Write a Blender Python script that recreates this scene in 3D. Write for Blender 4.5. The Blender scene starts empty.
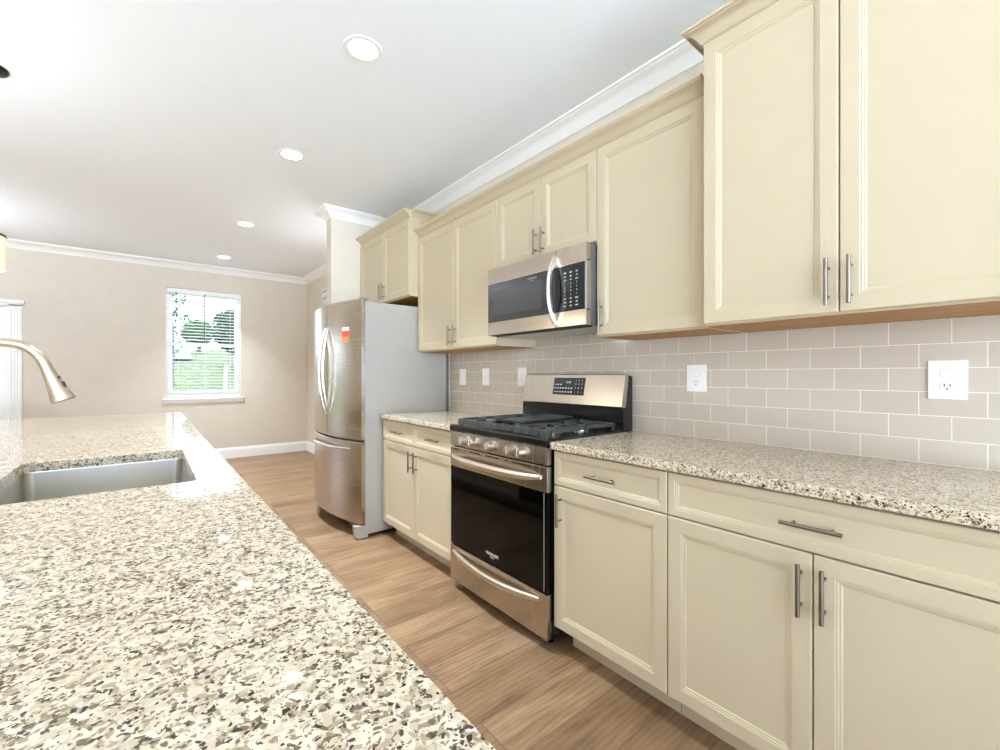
import bpy, bmesh, math, random
from mathutils import Vector, Matrix
random.seed(7)
PI = math.pi
SC = bpy.context.scene
COL = SC.collection

# ---------------------------------------------------------------- camera
cd = bpy.data.cameras.new('camera')
cam = bpy.data.objects.new('camera', cd)
COL.objects.link(cam)
cam.location = (0.0, 0.0, 1.2034)
cam.rotation_euler = (PI / 2, 0, -math.radians(39.01))
cd.sensor_fit = 'HORIZONTAL'
cd.sensor_width = 36.0
cd.lens = 437.0 / 1000.0 * 36.0
cd.shift_y = 0.0003
cd.clip_start = 0.02
cd.clip_end = 300
SC.camera = cam

# ---------------------------------------------------------------- sky, exposure
w = bpy.data.worlds.new('sky')
SC.world = w
w.use_nodes = True
bg = w.node_tree.nodes['Background']
SKY = 4.6              # bright hazy sky
LOW_GLOW = 15.2          # glow added below the horizon to light the ceiling through the glazing
wt = w.node_tree
wg = wt.nodes.new('ShaderNodeTexCoord')
wsx = wt.nodes.new('ShaderNodeSeparateXYZ')
wt.links.new(wg.outputs['Generated'], wsx.inputs[0])
wm = wt.nodes.new('ShaderNodeMapRange')
wm.inputs['From Min'].default_value = -0.06
wm.inputs['From Max'].default_value = 0.06
wt.links.new(wsx.outputs[2], wm.inputs[0])
wx = wt.nodes.new('ShaderNodeMix')
wx.data_type = 'RGBA'
wt.links.new(wm.outputs[0], wx.inputs[0])
wx.inputs[6].default_value = (0.82 * LOW_GLOW, 0.99 * LOW_GLOW, 1.22 * LOW_GLOW, 1)
wx.inputs[7].default_value = (0.80 * SKY, 0.98 * SKY, 1.30 * SKY, 1)
wt.links.new(wx.outputs[2], bg.inputs[0])
bg.inputs[1].default_value = 1.0
SC.view_settings.view_transform = 'Standard'
SC.view_settings.look = 'None'
SC.view_settings.gamma = 1.0
SC.view_settings.use_curve_mapping = False
SC.view_settings.exposure = 0.09
cy = SC.cycles
cy.use_denoising = True
cy.max_bounces = 10
cy.diffuse_bounces = 6
cy.glossy_bounces = 5
cy.transmission_bounces = 6
cy.transparent_max_bounces = 8
cy.caustics_reflective = False
cy.caustics_refractive = False
cy.sample_clamp_indirect = 8.0

LAMP_W = 16.0          # recessed lamps along the kitchen aisle
ROOM_FILL_W = 32.0          # unseen recessed lamps added over the rest of the room as fill
PEND_W = 11.0          # pendant bulbs
FILL_B_W = 12.0        # unseen uplight added beside the island to brighten the ceiling
FILL_D_W = 4.0        # added uplight hidden behind the short wall, brightens the far ceiling
FILL_C_W = 10.0        # unseen uplight added further along the open room


# ---------------------------------------------------------------- materials
def lin(c):
    c = c / 255.0
    return c / 12.92 if c <= 0.04045 else ((c + 0.055) / 1.055) ** 2.4


def rgb(r, g, b):
    return (lin(r), lin(g), lin(b), 1.0)


class NT:
    """small node-tree helper"""
    def __init__(self, name):
        self.m = bpy.data.materials.new(name)
        self.m.use_nodes = True
        self.t = self.m.node_tree
        self.b = self.t.nodes['Principled BSDF']

    def n(self, typ, **kw):
        nd = self.t.nodes.new(typ)
        for k, v in kw.items():
            if k.startswith('i_'):
                key = k[2:]
                key = int(key) if key.isdigit() else key.replace('_', ' ')
                nd.inputs[key].default_value = v
            else:
                setattr(nd, k, v)
        return nd

    def l(self, a, b):
        self.t.links.new(a, b)

    def set(self, **kw):
        for k, v in kw.items():
            self.b.inputs[k.replace('_', ' ')].default_value = v

    def coord(self):
        return self.n('ShaderNodeTexCoord').outputs['Object']

    def pos(self):
        return self.n('ShaderNodeNewGeometry').outputs['Position']

    def ramp(self, fac, stops, mode='LINEAR'):
        r = self.n('ShaderNodeValToRGB')
        cr = r.color_ramp
        cr.interpolation = mode
        while len(cr.elements) < len(stops):
            cr.elements.new(0.5)
        for e, (p, c) in zip(cr.elements, stops):
            e.position = p
            e.color = c if len(c) == 4 else (*c, 1)
        self.l(fac, r.inputs[0])
        return r.outputs[0]

    def mix(self, fac, a, b, blend='MIX'):
        mx = self.n('ShaderNodeMix', data_type='RGBA', blend_type=blend)
        for s, v in ((0, fac), (6, a), (7, b)):
            if hasattr(v, 'links') or hasattr(v, 'is_linked'):
                self.l(v, mx.inputs[s])
            else:
                mx.inputs[s].default_value = v
        return mx.outputs[2]

    def bump(self, h, strength=0.2, dist=0.002):
        bp = self.n('ShaderNodeBump')
        bp.inputs['Strength'].default_value = strength
        bp.inputs['Distance'].default_value = dist
        self.l(h, bp.inputs['Height'])
        self.l(bp.outputs[0], self.b.inputs['Normal'])


def paint(name, c, rough=0.5, vary=0.02, coat=0.0):
    k = NT(name)
    no = k.n('ShaderNodeTexNoise', i_Scale=9.0, i_Detail=3.0)
    k.l(k.pos(), no.inputs['Vector'])
    lo = tuple(x * (1 - vary) for x in c[:3]) + (1,)
    hi = tuple(min(1, x * (1 + vary)) for x in c[:3]) + (1,)
    k.l(k.ramp(no.outputs[0], [(0.3, lo), (0.7, hi)]), k.b.inputs['Base Color'])
    k.set(Roughness=rough)
    if coat:
        k.set(Coat_Weight=coat, Coat_Roughness=0.25)
    return k.m


def metal(name, c, rough=0.25, brushed=None):
    k = NT(name)
    k.set(Base_Color=c, Metallic=1.0, Roughness=rough)
    if brushed:
        mp = k.n('ShaderNodeMapping')
        mp.inputs['Scale'].default_value = brushed
        k.l(k.pos(), mp.inputs[0])
        no = k.n('ShaderNodeTexNoise', i_Scale=1.0, i_Detail=2.0)
        k.l(mp.outputs[0], no.inputs['Vector'])
        mr = k.n('ShaderNodeMapRange')
        mr.inputs['To Min'].default_value = rough - 0.05
        mr.inputs['To Max'].default_value = rough + 0.07
        k.l(no.outputs[0], mr.inputs[0])
        k.l(mr.outputs[0], k.b.inputs['Roughness'])
    return k.m


def plain(name, c, rough=0.4, **kw):
    k = NT(name)
    k.set(Base_Color=c, Roughness=rough, **kw)
    return k.m


def emit(name, c, s, base=(0.9, 0.9, 0.9, 1)):
    k = NT(name)
    k.set(Base_Color=base, Emission_Color=c, Emission_Strength=s, Roughness=0.4)
    return k.m


def granite():
    k = NT('speckled granite')
    p = k.pos()
    nz = k.n('ShaderNodeTexNoise', i_Scale=90.0, i_Detail=3.0)
    k.l(p, nz.inputs['Vector'])
    sub = k.n('ShaderNodeVectorMath', operation='SUBTRACT')
    k.l(nz.outputs['Color'], sub.inputs[0])
    sub.inputs[1].default_value = (0.5, 0.5, 0.5)
    sc = k.n('ShaderNodeVectorMath', operation='SCALE')
    k.l(sub.outputs[0], sc.inputs[0])
    sc.inputs['Scale'].default_value = 0.012
    ad = k.n('ShaderNodeVectorMath', operation='ADD')
    k.l(p, ad.inputs[0])
    k.l(sc.outputs[0], ad.inputs[1])
    q = ad.outputs[0]
    cream = rgb(240, 231, 211)

    def cells(scale):
        v = k.n('ShaderNodeTexVoronoi', i_Scale=scale, i_Randomness=1.0)
        k.l(q, v.inputs['Vector'])
        s = k.n('ShaderNodeSeparateColor')
        k.l(v.outputs['Color'], s.inputs[0])
        return s.outputs[0], s.outputs[1]
    a0, a1 = cells(150.0)
    base = k.ramp(a0, [(0.0, rgb(216, 202, 178)), (0.36, rgb(209, 193, 167)), (0.62, rgb(199, 182, 155)),
                       (0.78, rgb(192, 175, 149)), (0.88, rgb(170, 153, 128)), (0.94, rgb(224, 212, 190))], 'CONSTANT')
    # clustered grey-brown grains
    cl = k.n('ShaderNodeTexNoise', i_Scale=62.0, i_Detail=3.0, i_Roughness=0.6)
    k.l(p, cl.inputs['Vector'])
    b0, b1 = cells(230.0)
    clr = k.n('ShaderNodeMapRange')
    clr.inputs['From Min'].default_value = 0.40
    clr.inputs['From Max'].default_value = 0.66
    clr.inputs['To Min'].default_value = 0.04
    clr.inputs['To Max'].default_value = 0.66
    k.l(cl.outputs[0], clr.inputs[0])
    lt = k.n('ShaderNodeMath', operation='LESS_THAN')
    k.l(b0, lt.inputs[0])
    k.l(clr.outputs[0], lt.inputs[1])
    grain = k.ramp(b1, [(0.0, rgb(146, 129, 102)), (0.30, rgb(164, 147, 120)), (0.54, rgb(112, 96, 74)),
                        (0.74, rgb(76, 64, 50)), (0.90, rgb(42, 36, 31))], 'CONSTANT')
    c1 = k.mix(lt.outputs[0], base, grain)
    # fine dark specks
    d0, d1 = cells(380.0)
    lt2 = k.n('ShaderNodeMath', operation='LESS_THAN')
    k.l(d0, lt2.inputs[0])
    lt2.inputs[1].default_value = 0.055
    speck = k.ramp(d1, [(0.0, rgb(60, 52, 46)), (0.6, rgb(112, 98, 84)), (0.93, rgb(168, 112, 98))], 'CONSTANT')
    c2 = k.mix(lt2.outputs[0], c1, speck)
    k.l(c2, k.b.inputs['Base Color'])
    k.set(Roughness=0.04)
    k.b.inputs['Specular IOR Level'].default_value = 0.6
    return k.m


def subway():
    k = NT('grey glass subway tile')
    sp = k.n('ShaderNodeSeparateXYZ')
    k.l(k.pos(), sp.inputs[0])
    cb = k.n('ShaderNodeCombineXYZ')
    oy = k.n('ShaderNodeMath', operation='ADD')
    oy.inputs[1].default_value = TILE_OY
    k.l(sp.outputs[1], oy.inputs[0])
    oz = k.n('ShaderNodeMath', operation='ADD')
    oz.inputs[1].default_value = TILE_OZ
    k.l(sp.outputs[2], oz.inputs[0])
    k.l(oy.outputs[0], cb.inputs[0])
    k.l(oz.outputs[0], cb.inputs[1])
    br = k.n('ShaderNodeTexBrick', offset=0.5, offset_frequency=2, squash=1.0)
    br.inputs['Scale'].default_value = 1.0
    br.inputs['Color1'].default_value = rgb(198, 186, 168)
    br.inputs['Color2'].default_value = rgb(191, 179, 161)
    br.inputs['Mortar'].default_value = rgb(233, 228, 216)
    br.inputs['Mortar Size'].default_value = 0.0013
    br.inputs['Mortar Smooth'].default_value = 0.2
    br.inputs['Brick Width'].default_value = 0.1535
    br.inputs['Row Height'].default_value = 0.0785
    k.l(cb.outputs[0], br.inputs['Vector'])
    k.l(br.outputs['Color'], k.b.inputs['Base Color'])
    rr = k.n('ShaderNodeMapRange')
    rr.inputs['To Min'].default_value = 0.12
    rr.inputs['To Max'].default_value = 0.6
    k.l(br.outputs['Fac'], rr.inputs[0])
    k.l(rr.outputs[0], k.b.inputs['Roughness'])
    inv = k.n('ShaderNodeMath', operation='SUBTRACT')
    inv.inputs[0].default_value = 1.0
    k.l(br.outputs['Fac'], inv.inputs[1])
    k.bump(inv.outputs[0], 0.5, 0.0015)
    return k.m


TILE_OY = -0.0226
TILE_OZ = -0.914


def plank_floor():
    k = NT('oak plank floor')
    p = k.pos()
    br = k.n('ShaderNodeTexBrick', offset=0.37, offset_frequency=3)
    br.inputs['Scale'].default_value = 1.0
    br.inputs['Color1'].default_value = (0, 0, 0, 1)
    br.inputs['Color2'].default_value = (1, 1, 1, 1)
    br.inputs['Mortar'].default_value = (0.5, 0.5, 0.5, 1)
    br.inputs['Mortar Size'].default_value = 0.0016
    br.inputs['Mortar Smooth'].default_value = 0.1
    br.inputs['Brick Width'].default_value = 1.22
    br.inputs['Row Height'].default_value = 0.184
    mpb = k.n('ShaderNodeMapping')
    mpb.inputs['Location'].default_value = (0.32, -0.115, 0)
    k.l(p, mpb.inputs[0])
    k.l(mpb.outputs[0], br.inputs['Vector'])
    sepc = k.n('ShaderNodeSeparateColor')
    k.l(br.outputs['Color'], sepc.inputs[0])
    tone = sepc.outputs[0]
    # grain, stretched along the planks (X), shifted per plank
    sh = k.n('ShaderNodeMath', operation='MULTIPLY')
    sh.inputs[1].default_value = 7.3
    k.l(tone, sh.inputs[0])
    cb = k.n('ShaderNodeCombineXYZ')
    k.l(sh.outputs[0], cb.inputs[0])
    k.l(sh.outputs[0], cb.inputs[2])
    ad = k.n('ShaderNodeVectorMath', operation='ADD')
    k.l(p, ad.inputs[0])
    k.l(cb.outputs[0], ad.inputs[1])
    mp = k.n('ShaderNodeMapping')
    mp.inputs['Scale'].default_value = (1.5, 7.0, 1.0)
    k.l(ad.outputs[0], mp.inputs[0])
    g1 = k.n('ShaderNodeTexNoise', i_Scale=1.6, i_Detail=8.0, i_Roughness=0.62, i_Distortion=0.7)
    k.l(mp.outputs[0], g1.inputs['Vector'])
    mp2 = k.n('ShaderNodeMapping')
    mp2.inputs['Scale'].default_value = (5.0, 60.0, 1.0)
    k.l(ad.outputs[0], mp2.inputs[0])
    g2 = k.n('ShaderNodeTexNoise', i_Scale=1.0, i_Detail=4.0, i_Roughness=0.6)
    k.l(mp2.outputs[0], g2.inputs['Vector'])
    # cathedral rings
    mp3 = k.n('ShaderNodeMapping')
    mp3.inputs['Scale'].default_value = (1.3, 9.0, 1.0)
    k.l(ad.outputs[0], mp3.inputs[0])
    wv = k.n('ShaderNodeTexWave', wave_type='RINGS', i_Scale=1.6, i_Distortion=9.0, i_Detail=3.0)
    k.l(mp3.outputs[0], wv.inputs['Vector'])
    c = k.ramp(g1.outputs[0], [(0.28, rgb(108, 79, 52)), (0.48, rgb(150, 118, 85)), (0.68, rgb(174, 143, 109))])
    c = k.mix(0.10, c, k.ramp(g2.outputs[0], [(0.35, rgb(112, 84, 58)), (0.62, rgb(178, 150, 120))]))
    c = k.mix(0.16, c, k.ramp(wv.outputs[0], [(0.2, rgb(100, 74, 50)), (0.8, rgb(180, 152, 122))]))
    c = k.mix(0.9, c, k.ramp(tone, [(0.0, rgb(206, 200, 190)), (0.5, rgb(240, 236, 230)), (1.0, rgb(255, 255, 255))]), 'MULTIPLY')
    # knots
    vk = k.n('ShaderNodeTexVoronoi', i_Scale=1.0)
    mp4 = k.n('ShaderNodeMapping')
    mp4.inputs['Scale'].default_value = (1.9, 3.6, 1.0)
    k.l(ad.outputs[0], mp4.inputs[0])
    k.l(mp4.outputs[0], vk.inputs['Vector'])
    kf = k.ramp(vk.outputs['Distance'], [(0.0, (0.75, 0.75, 0.75)), (0.03, (0.45, 0.45, 0.45)), (0.075, (0, 0, 0))])
    c = k.mix(kf, c, rgb(104, 84, 66))
    c = k.mix(br.outputs['Fac'], c, rgb(104, 80, 58))
    k.l(c, k.b.inputs['Base Color'])
    k.set(Roughness=0.38)
    return k.m


def wood(name, a, b):
    k = NT(name)
    mp = k.n('ShaderNodeMapping')
    mp.inputs['Scale'].default_value = (30.0, 2.5, 30.0)
    k.l(k.pos(), mp.inputs[0])
    no = k.n('ShaderNodeTexNoise', i_Scale=1.5, i_Detail=5.0)
    k.l(mp.outputs[0], no.inputs['Vector'])
    k.l(k.ramp(no.outputs[0], [(0.3, a), (0.7, b)]), k.b.inputs['Base Color'])
    k.set(Roughness=0.45)
    return k.m


def glass(name, tint=(1, 1, 1, 1)):
    k = NT(name)
    t = k.t
    tr = t.nodes.new('ShaderNodeBsdfTransparent')
    tr.inputs[0].default_value = tint
    gl = t.nodes.new('ShaderNodeBsdfGlossy')
    gl.inputs['Roughness'].default_value = 0.02
    mx = t.nodes.new('ShaderNodeMixShader')
    mx.inputs[0].default_value = 0.004
    t.links.new(tr.outputs[0], mx.inputs[1])
    t.links.new(gl.outputs[0], mx.inputs[2])
    t.links.new(mx.outputs[0], t.nodes['Material Output'].inputs[0])
    return k.m


def leafy(name, a, b):
    k = NT(name)
    no = k.n('ShaderNodeTexNoise', i_Scale=1.7, i_Detail=5.0)
    k.l(k.pos(), no.inputs['Vector'])
    k.l(k.ramp(no.outputs[0], [(0.35, a), (0.65, b)]), k.b.inputs['Base Color'])
    k.set(Roughness=0.8)
    return k.m


M = {}
M['wall'] = paint('greige wall paint', rgb(219, 209, 192), 0.7)
M['ceiling'] = paint('white ceiling paint', rgb(244, 248, 250), 0.8, 0.004)
M['trim'] = paint('white trim paint', rgb(247, 246, 243), 0.4, 0.005)
M['cab'] = paint('cream cabinet paint', rgb(196, 181, 151), 0.33, 0.012)
M['granite'] = granite()
M['tile'] = subway()
M['floor'] = plank_floor()
M['wood'] = wood('varnished plywood', rgb(148, 98, 28), rgb(176, 122, 44))
M['steel'] = metal('brushed stainless steel', (0.53, 0.46, 0.38, 1), 0.24, (3, 3, 160))
M['steelh'] = metal('brushed stainless steel across', (0.53, 0.46, 0.38, 1), 0.24, (3, 160, 3))
M['sink'] = metal('satin sink steel', (0.60, 0.57, 0.50, 1), 0.28)
M['nickel'] = metal('satin nickel', (0.27, 0.23, 0.185, 1), 0.38)
M['faucet'] = metal('champagne nickel', (0.58, 0.50, 0.37, 1), 0.30)
M['chrome'] = metal('bright handle steel', (0.82, 0.80, 0.76, 1), 0.18)
M['grey'] = paint('grey appliance paint', rgb(178, 174, 165), 0.3, 0.01)
M['midgrey'] = plain('grey plastic', rgb(150, 150, 146), 0.45)
M['darkgrey'] = plain('dark grey casing', rgb(92, 94, 92), 0.4)
M['handle'] = metal('warm satin handle steel', (0.66, 0.58, 0.47, 1), 0.34)
M['black'] = plain('black enamel', rgb(22, 22, 22), 0.18)
M['blackm'] = plain('matte black', rgb(18, 18, 18), 0.6)
M['iron'] = plain('cast iron', rgb(66, 66, 65), 0.4)
M['griddle'] = plain('coated griddle', rgb(52, 53, 53), 0.4)
M['ovenglass'] = plain('black oven glass', rgb(6, 6, 6), 0.05, Specular_IOR_Level=0.2)
M['mwglass'] = plain('smoked microwave glass', rgb(44, 45, 46), 0.08, Coat_Weight=0.6, Coat_Roughness=0.03)
M['mwmesh'] = plain('microwave screen', rgb(58, 58, 58), 0.25, Coat_Weight=0.5, Coat_Roughness=0.05)
M['panel'] = plain('dark control glass', rgb(30, 32, 31), 0.08)
M['mark'] = plain('white print', rgb(232, 232, 226), 0.5)
M['markdim'] = plain('grey print', rgb(176, 176, 170), 0.5)
M['plate'] = plain('white plastic plate', rgb(242, 240, 234), 0.3)
M['plate2'] = plain('pale grey enamel', rgb(196, 194, 186), 0.35)
M['slot'] = plain('dark slot', rgb(38, 36, 34), 0.6)
M['lens'] = emit('lit lamp lens', (1.0, 0.96, 0.88, 1), 9.0)
M['shade'] = emit('lit opal glass', (1.0, 0.74, 0.42, 1), 0.45, (0.85, 0.76, 0.58, 1))
M['bulb'] = emit('lit bulb', (1.0, 0.86, 0.62, 1), 10.0)
M['bronze'] = plain('oil rubbed bronze', rgb(38, 42, 38), 0.35, Metallic=0.6)
M['glass'] = glass('window glass')
M['blind'] = plain('white blind slats', rgb(246, 246, 243), 0.5)
M['cord'] = plain('dark wand', rgb(70, 70, 66), 0.4)
M['red'] = plain('red sticker print', rgb(226, 62, 34), 0.4)
M['orange'] = plain('orange sticker print', rgb(232, 120, 50), 0.4)
M['stickw'] = plain('white sticker paper', rgb(240, 230, 214), 0.5)
M['lawn'] = leafy('lawn', rgb(70, 86, 26), rgb(98, 106, 44))
M['bounce_slab'] = plain('pale patio concrete', rgb(170, 168, 162), 0.8)
M['leafd'] = leafy('dark leaves', rgb(40, 66, 40), rgb(74, 100, 70))
M['leafl'] = leafy('light leaves', rgb(66, 90, 48), rgb(100, 120, 70))
M['bark'] = plain('bark', rgb(92, 80, 68), 0.9)
M['road'] = plain('pale road', rgb(124, 134, 142), 0.8)
M['toe'] = M['cab']


# ---------------------------------------------------------------- mesh helpers
class MB:
    def __init__(self):
        self.bm = bmesh.new()

    def box(self, x0, x1, y0, y1, z0, z1, bev=0.0, seg=2):
        b2 = bmesh.new() if bev else self.bm
        vs = [b2.verts.new((x, y, z)) for x in (x0, x1) for y in (y0, y1) for z in (z0, z1)]
        for f in ((0, 1, 3, 2), (4, 6, 7, 5), (0, 4, 5, 1), (2, 3, 7, 6), (0, 2, 6, 4), (1, 5, 7, 3)):
            b2.faces.new([vs[i] for i in f])
        if bev:
            bmesh.ops.bevel(b2, geom=b2.edges[:], offset=bev, segments=seg, affect='EDGES', profile=0.5)
            self.join(b2)
        return self

    def join(self, b2, mat=None):
        me = bpy.data.meshes.new('tmp')
        b2.to_mesh(me)
        b2.free()
        if mat is not None:
            me.transform(mat)
        self.bm.from_mesh(me)
        bpy.data.meshes.remove(me)
        return self

    def loft(self, loops, closed=True, cap0=True, cap1=True):
        rows = [[self.bm.verts.new(p) for p in lp] for lp in loops]
        n = len(rows[0])
        for a, b in zip(rows, rows[1:]):
            for i in range(n if closed else n - 1):
                j = (i + 1) % n
                try:
                    self.bm.faces.new((a[i], a[j], b[j], b[i]))
                except ValueError:
                    pass
        if cap0:
            self.bm.faces.new(rows[0][::-1])
        if cap1:
            self.bm.faces.new(rows[-1])
        return self

    def lathe(self, prof, c, axis='Z', n=32, cap0=True, cap1=True):
        """prof: (radius, height) pairs, revolved about axis through c"""
        loops = []
        for r, h in prof:
            lp = []
            for i in range(n):
                a = 2 * PI * i / n
                u, v = r * math.cos(a), r * math.sin(a)
                if axis == 'Z':
                    lp.append((c[0] + u, c[1] + v, c[2] + h))
                elif axis == 'X':
                    lp.append((c[0] + h, c[1] + u, c[2] + v))
                else:
                    lp.append((c[0] + u, c[1] + h, c[2] + v))
            loops.append(lp)
        return self.loft(loops, True, cap0, cap1)

    def tube(self, pts, r, n=12, flat=1.0, up=(0, 0, 1)):
        """round (or flattened) bar along a polyline; r a number or one per point"""
        pts = [Vector(p) for p in pts]
        rs = r if isinstance(r, (list, tuple)) else [r] * len(pts)
        up = Vector(up)
        loops = []
        ref = None
        for i, p in enumerate(pts):
            t = (pts[min(i + 1, len(pts) - 1)] - pts[max(i - 1, 0)]).normalized()
            if ref is None:
                s = up.cross(t)
                if s.length < 1e-4:
                    s = Vector((1, 0, 0)).cross(t)
                    if s.length < 1e-4:
                        s = Vector((0, 1, 0)).cross(t)
            else:
                s = ref - t * ref.dot(t)
            s.normalize()
            ref = s
            q = t.cross(s)
            loops.append([p + s * (rs[i] * math.cos(2 * PI * k / n)) + q * (rs[i] * flat * math.sin(2 * PI * k / n)) for k in range(n)])
        return self.loft(loops)

    def prism(self, poly, a0, a1, plane='XZ'):
        """polygon in a plane, extruded along the remaining axis from a0 to a1"""
        def P(u, v, a):
            return {'XZ': (u, a, v), 'YZ': (a, u, v), 'XY': (u, v, a)}[plane]
        return self.loft([[P(u, v, a0) for u, v in poly], [P(u, v, a1) for u, v in poly]])

    def rings(self, y0, y1, z0, z1, xf, rings, back):
        """panelled front facing -X: rings of (inset, depth); depth goes into +X"""
        def R(i, x):
            return [(x, y0 + i, z0 + i), (x, y1 - i, z0 + i), (x, y1 - i, z1 - i), (x, y0 + i, z1 - i)]
        loops = [R(0, xf + back)] + [R(i, xf + d) for i, d in rings]
        return self.loft(loops)

    def build(self, name, mat, parent=None, smooth=35, loc=None):
        bm = self.bm
        bmesh.ops.remove_doubles(bm, verts=bm.verts, dist=1e-6)
        bmesh.ops.recalc_face_normals(bm, faces=bm.faces)
        me = bpy.data.meshes.new(name)
        bm.to_mesh(me)
        bm.free()
        off = Vector((0, 0, 0))
        if parent is not None:
            off = world_loc(parent)
        elif loc is not None:
            off = Vector(loc)
        me.transform(Matrix.Translation(-off))
        me.materials.append(mat)
        if smooth:
            for p in me.polygons:
                p.use_smooth = True
            me.set_sharp_from_angle(angle=math.radians(smooth))
        o = bpy.data.objects.new(name, me)
        COL.objects.link(o)
        if smooth:
            wn = o.modifiers.new('normals', 'WEIGHTED_NORMAL')
            wn.keep_sharp = True
        if parent is not None:
            o.parent = parent
        elif loc is not None:
            o.location = loc
        return o


def world_loc(o):
    v = Vector(o.location)
    while o.parent:
        o = o.parent
        v += Vector(o.location)
    return v


def tag(o, label, cat, group=None):
    o['label'] = label
    o['category'] = cat
    if group:
        o['group'] = group
    return o


def thing(name, label, cat, loc, group=None):
    o = bpy.data.objects.new(name, None)
    o.empty_display_size = 0.05
    COL.objects.link(o)
    o.location = loc
    return tag(o, label, cat, group)


def struct(o, label=None):
    o['kind'] = 'structure'
    if label:
        o['label'] = label
    return o


def copy_tree(o, parent=None):
    c = o.copy()
    COL.objects.link(c)
    if parent is not None:
        c.parent = parent
    for ch in list(o.children):
        copy_tree(ch, c)
    return c


def text_bm(mb, body, size, origin, facing='-X', depth=0.0006, lean=0.0):
    """lettering on a surface that faces -X; reads left (far, +Y) to right (near, -Y)"""
    cu = bpy.data.curves.new('txt', 'FONT')
    cu.body = body
    cu.size = size
    cu.extrude = depth / 2
    cu.align_x = 'CENTER'
    cu.align_y = 'CENTER'
    cu.resolution_u = 2
    ob = bpy.data.objects.new('txt', cu)
    me = bpy.data.meshes.new_from_object(ob)
    bpy.data.objects.remove(ob)
    bpy.data.curves.remove(cu)
    # text x -> -Y, text y -> +Z (leaning to +X by lean), text z -> -X
    ca, sa = math.cos(lean), math.sin(lean)
    m = Matrix(((0, sa, -ca, origin[0]), (-1, 0, 0, origin[1]), (0, ca, sa, origin[2]), (0, 0, 0, 1)))
    me.transform(m)
    mb.bm.from_mesh(me)
    bpy.data.meshes.remove(me)


def sweep(mb, path, prof, closed=False):
    """path: (x, y) points walked with the room / front on the LEFT of travel; prof: (out, z) closed outline"""
    P = [Vector((p[0], p[1])) for p in path]
    n = len(P)

    def nrm(a, b):
        d = (b - a).normalized()
        return Vector((-d.y, d.x))
    loops = []
    for i in range(n):
        if closed or 0 < i < n - 1:
            n0 = nrm(P[i - 1], P[i])
            n1 = nrm(P[i], P[(i + 1) % n])
            m = (n0 + n1)
            m = m / max(0.2, m.dot(n0))
        elif i == 0:
            m = nrm(P[0], P[1])
        else:
            m = nrm(P[-2], P[-1])
        loops.append([(P[i].x + m.x * o, P[i].y + m.y * o, z) for o, z in prof])
    if closed:
        loops.append(loops[0])
        mb.loft(loops, True, False, False)
    else:
        mb.loft(loops)
    return mb


def rrect(x0, x1, y0, y1, r, n=5):
    pts = []
    for cx, cy, a in ((x1 - r, y1 - r, 0), (x0 + r, y1 - r, 90), (x0 + r, y0 + r, 180), (x1 - r, y0 + r, 270)):
        for k in range(n + 1):
            t = math.radians(a + 90 * k / n)
            pts.append((cx + r * math.cos(t), cy + r * math.sin(t)))
    return pts


# ---------------------------------------------------------------- dimensions
XW = 2.0            # face of the backsplash / right wall
YF = 7.4            # far wall
XL = -4.4           # left wall
YB = -3.0           # back wall
ZC = 2.743          # ceiling
XD = 1.382          # front of base cabinet doors
XU = 1.68           # front of the small upper doors
XB = 1.605          # front of the big upper doors
CT, CB = 0.914, 0.882   # countertop top / bottom
YS = 4.12           # face of the short wall beside the fridge

# ---------------------------------------------------------------- room shell
struct(MB().box(XL - 0.2, XW + 0.2, YB - 0.2, YF + 0.2, -0.1, 0.0).build('floor', M['floor']))
struct(MB().box(XL - 0.2, XW + 0.2, YB - 0.2, YF + 0.2, ZC, ZC + 0.1).build('ceiling', M['ceiling']))
struct(MB().box(XW + 0.008, XW + 0.16, YB - 0.16, YF + 0.16, 0, ZC).build('wall_right', M['wall']))
struct(MB().box(1.328, XW + 0.008, YS, YS + 0.125, 0, ZC).build('wall_alcove', M['wall']))

WX0, WX1, WZ0, WZ1 = 0.205, 1.090, 0.895, 2.395       # far window opening
DX0, DX1, DZ = -3.02, -1.21, 2.0                      # far glazed door opening
mb = MB()
for a in ((XL, DX0, 0, ZC), (DX0, DX1, DZ, ZC), (DX1, WX0, 0, ZC), (WX0, WX1, 0, WZ0), (WX0, WX1, WZ1, ZC), (WX1, XW + 0.008, 0, ZC)):
    mb.box(a[0], a[1], YF, YF + 0.16, a[2], a[3])
struct(mb.build('wall_far', M['wall']))

struct(MB().box(XL - 0.16, XL, YB - 0.16, YF + 0.16, 0, ZC).build('wall_left', M['wall']))
BWX = ((-4.2, -2.3), (-2.2, -0.2), (-0.1, 1.85))                     # unseen glazed openings added to the back wall to bring in light
mb = MB()
xs = [XL] + [v for r in BWX for v in r] + [XW + 0.008]
for i in range(0, len(xs), 2):
    mb.box(xs[i], xs[i + 1], YB - 0.16, YB, 0, ZC)
for a, b in BWX:
    mb.box(a, b, YB - 0.16, YB, 2.5, ZC)
    mb.box(a, b, YB - 0.16, YB, 0, 0.06)
struct(mb.build('wall_back', M['wall']))


def frame_x(mb, y0, y1, z0, z1, x0, x1, t, mullions=()):
    """rectangular frame lying in a plane of constant x"""
    mb.box(x0, x1, y0, y0 + t, z0, z1)
    mb.box(x0, x1, y1 - t, y1, z0, z1)
    mb.box(x0, x1, y0 + t, y1 - t, z0, z0 + t)
    mb.box(x0, x1, y0 + t, y1 - t, z1 - t, z1)
    for m in mullions:
        mb.box(x0, x1, m - t / 2, m + t / 2, z0 + t, z1 - t)


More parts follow.
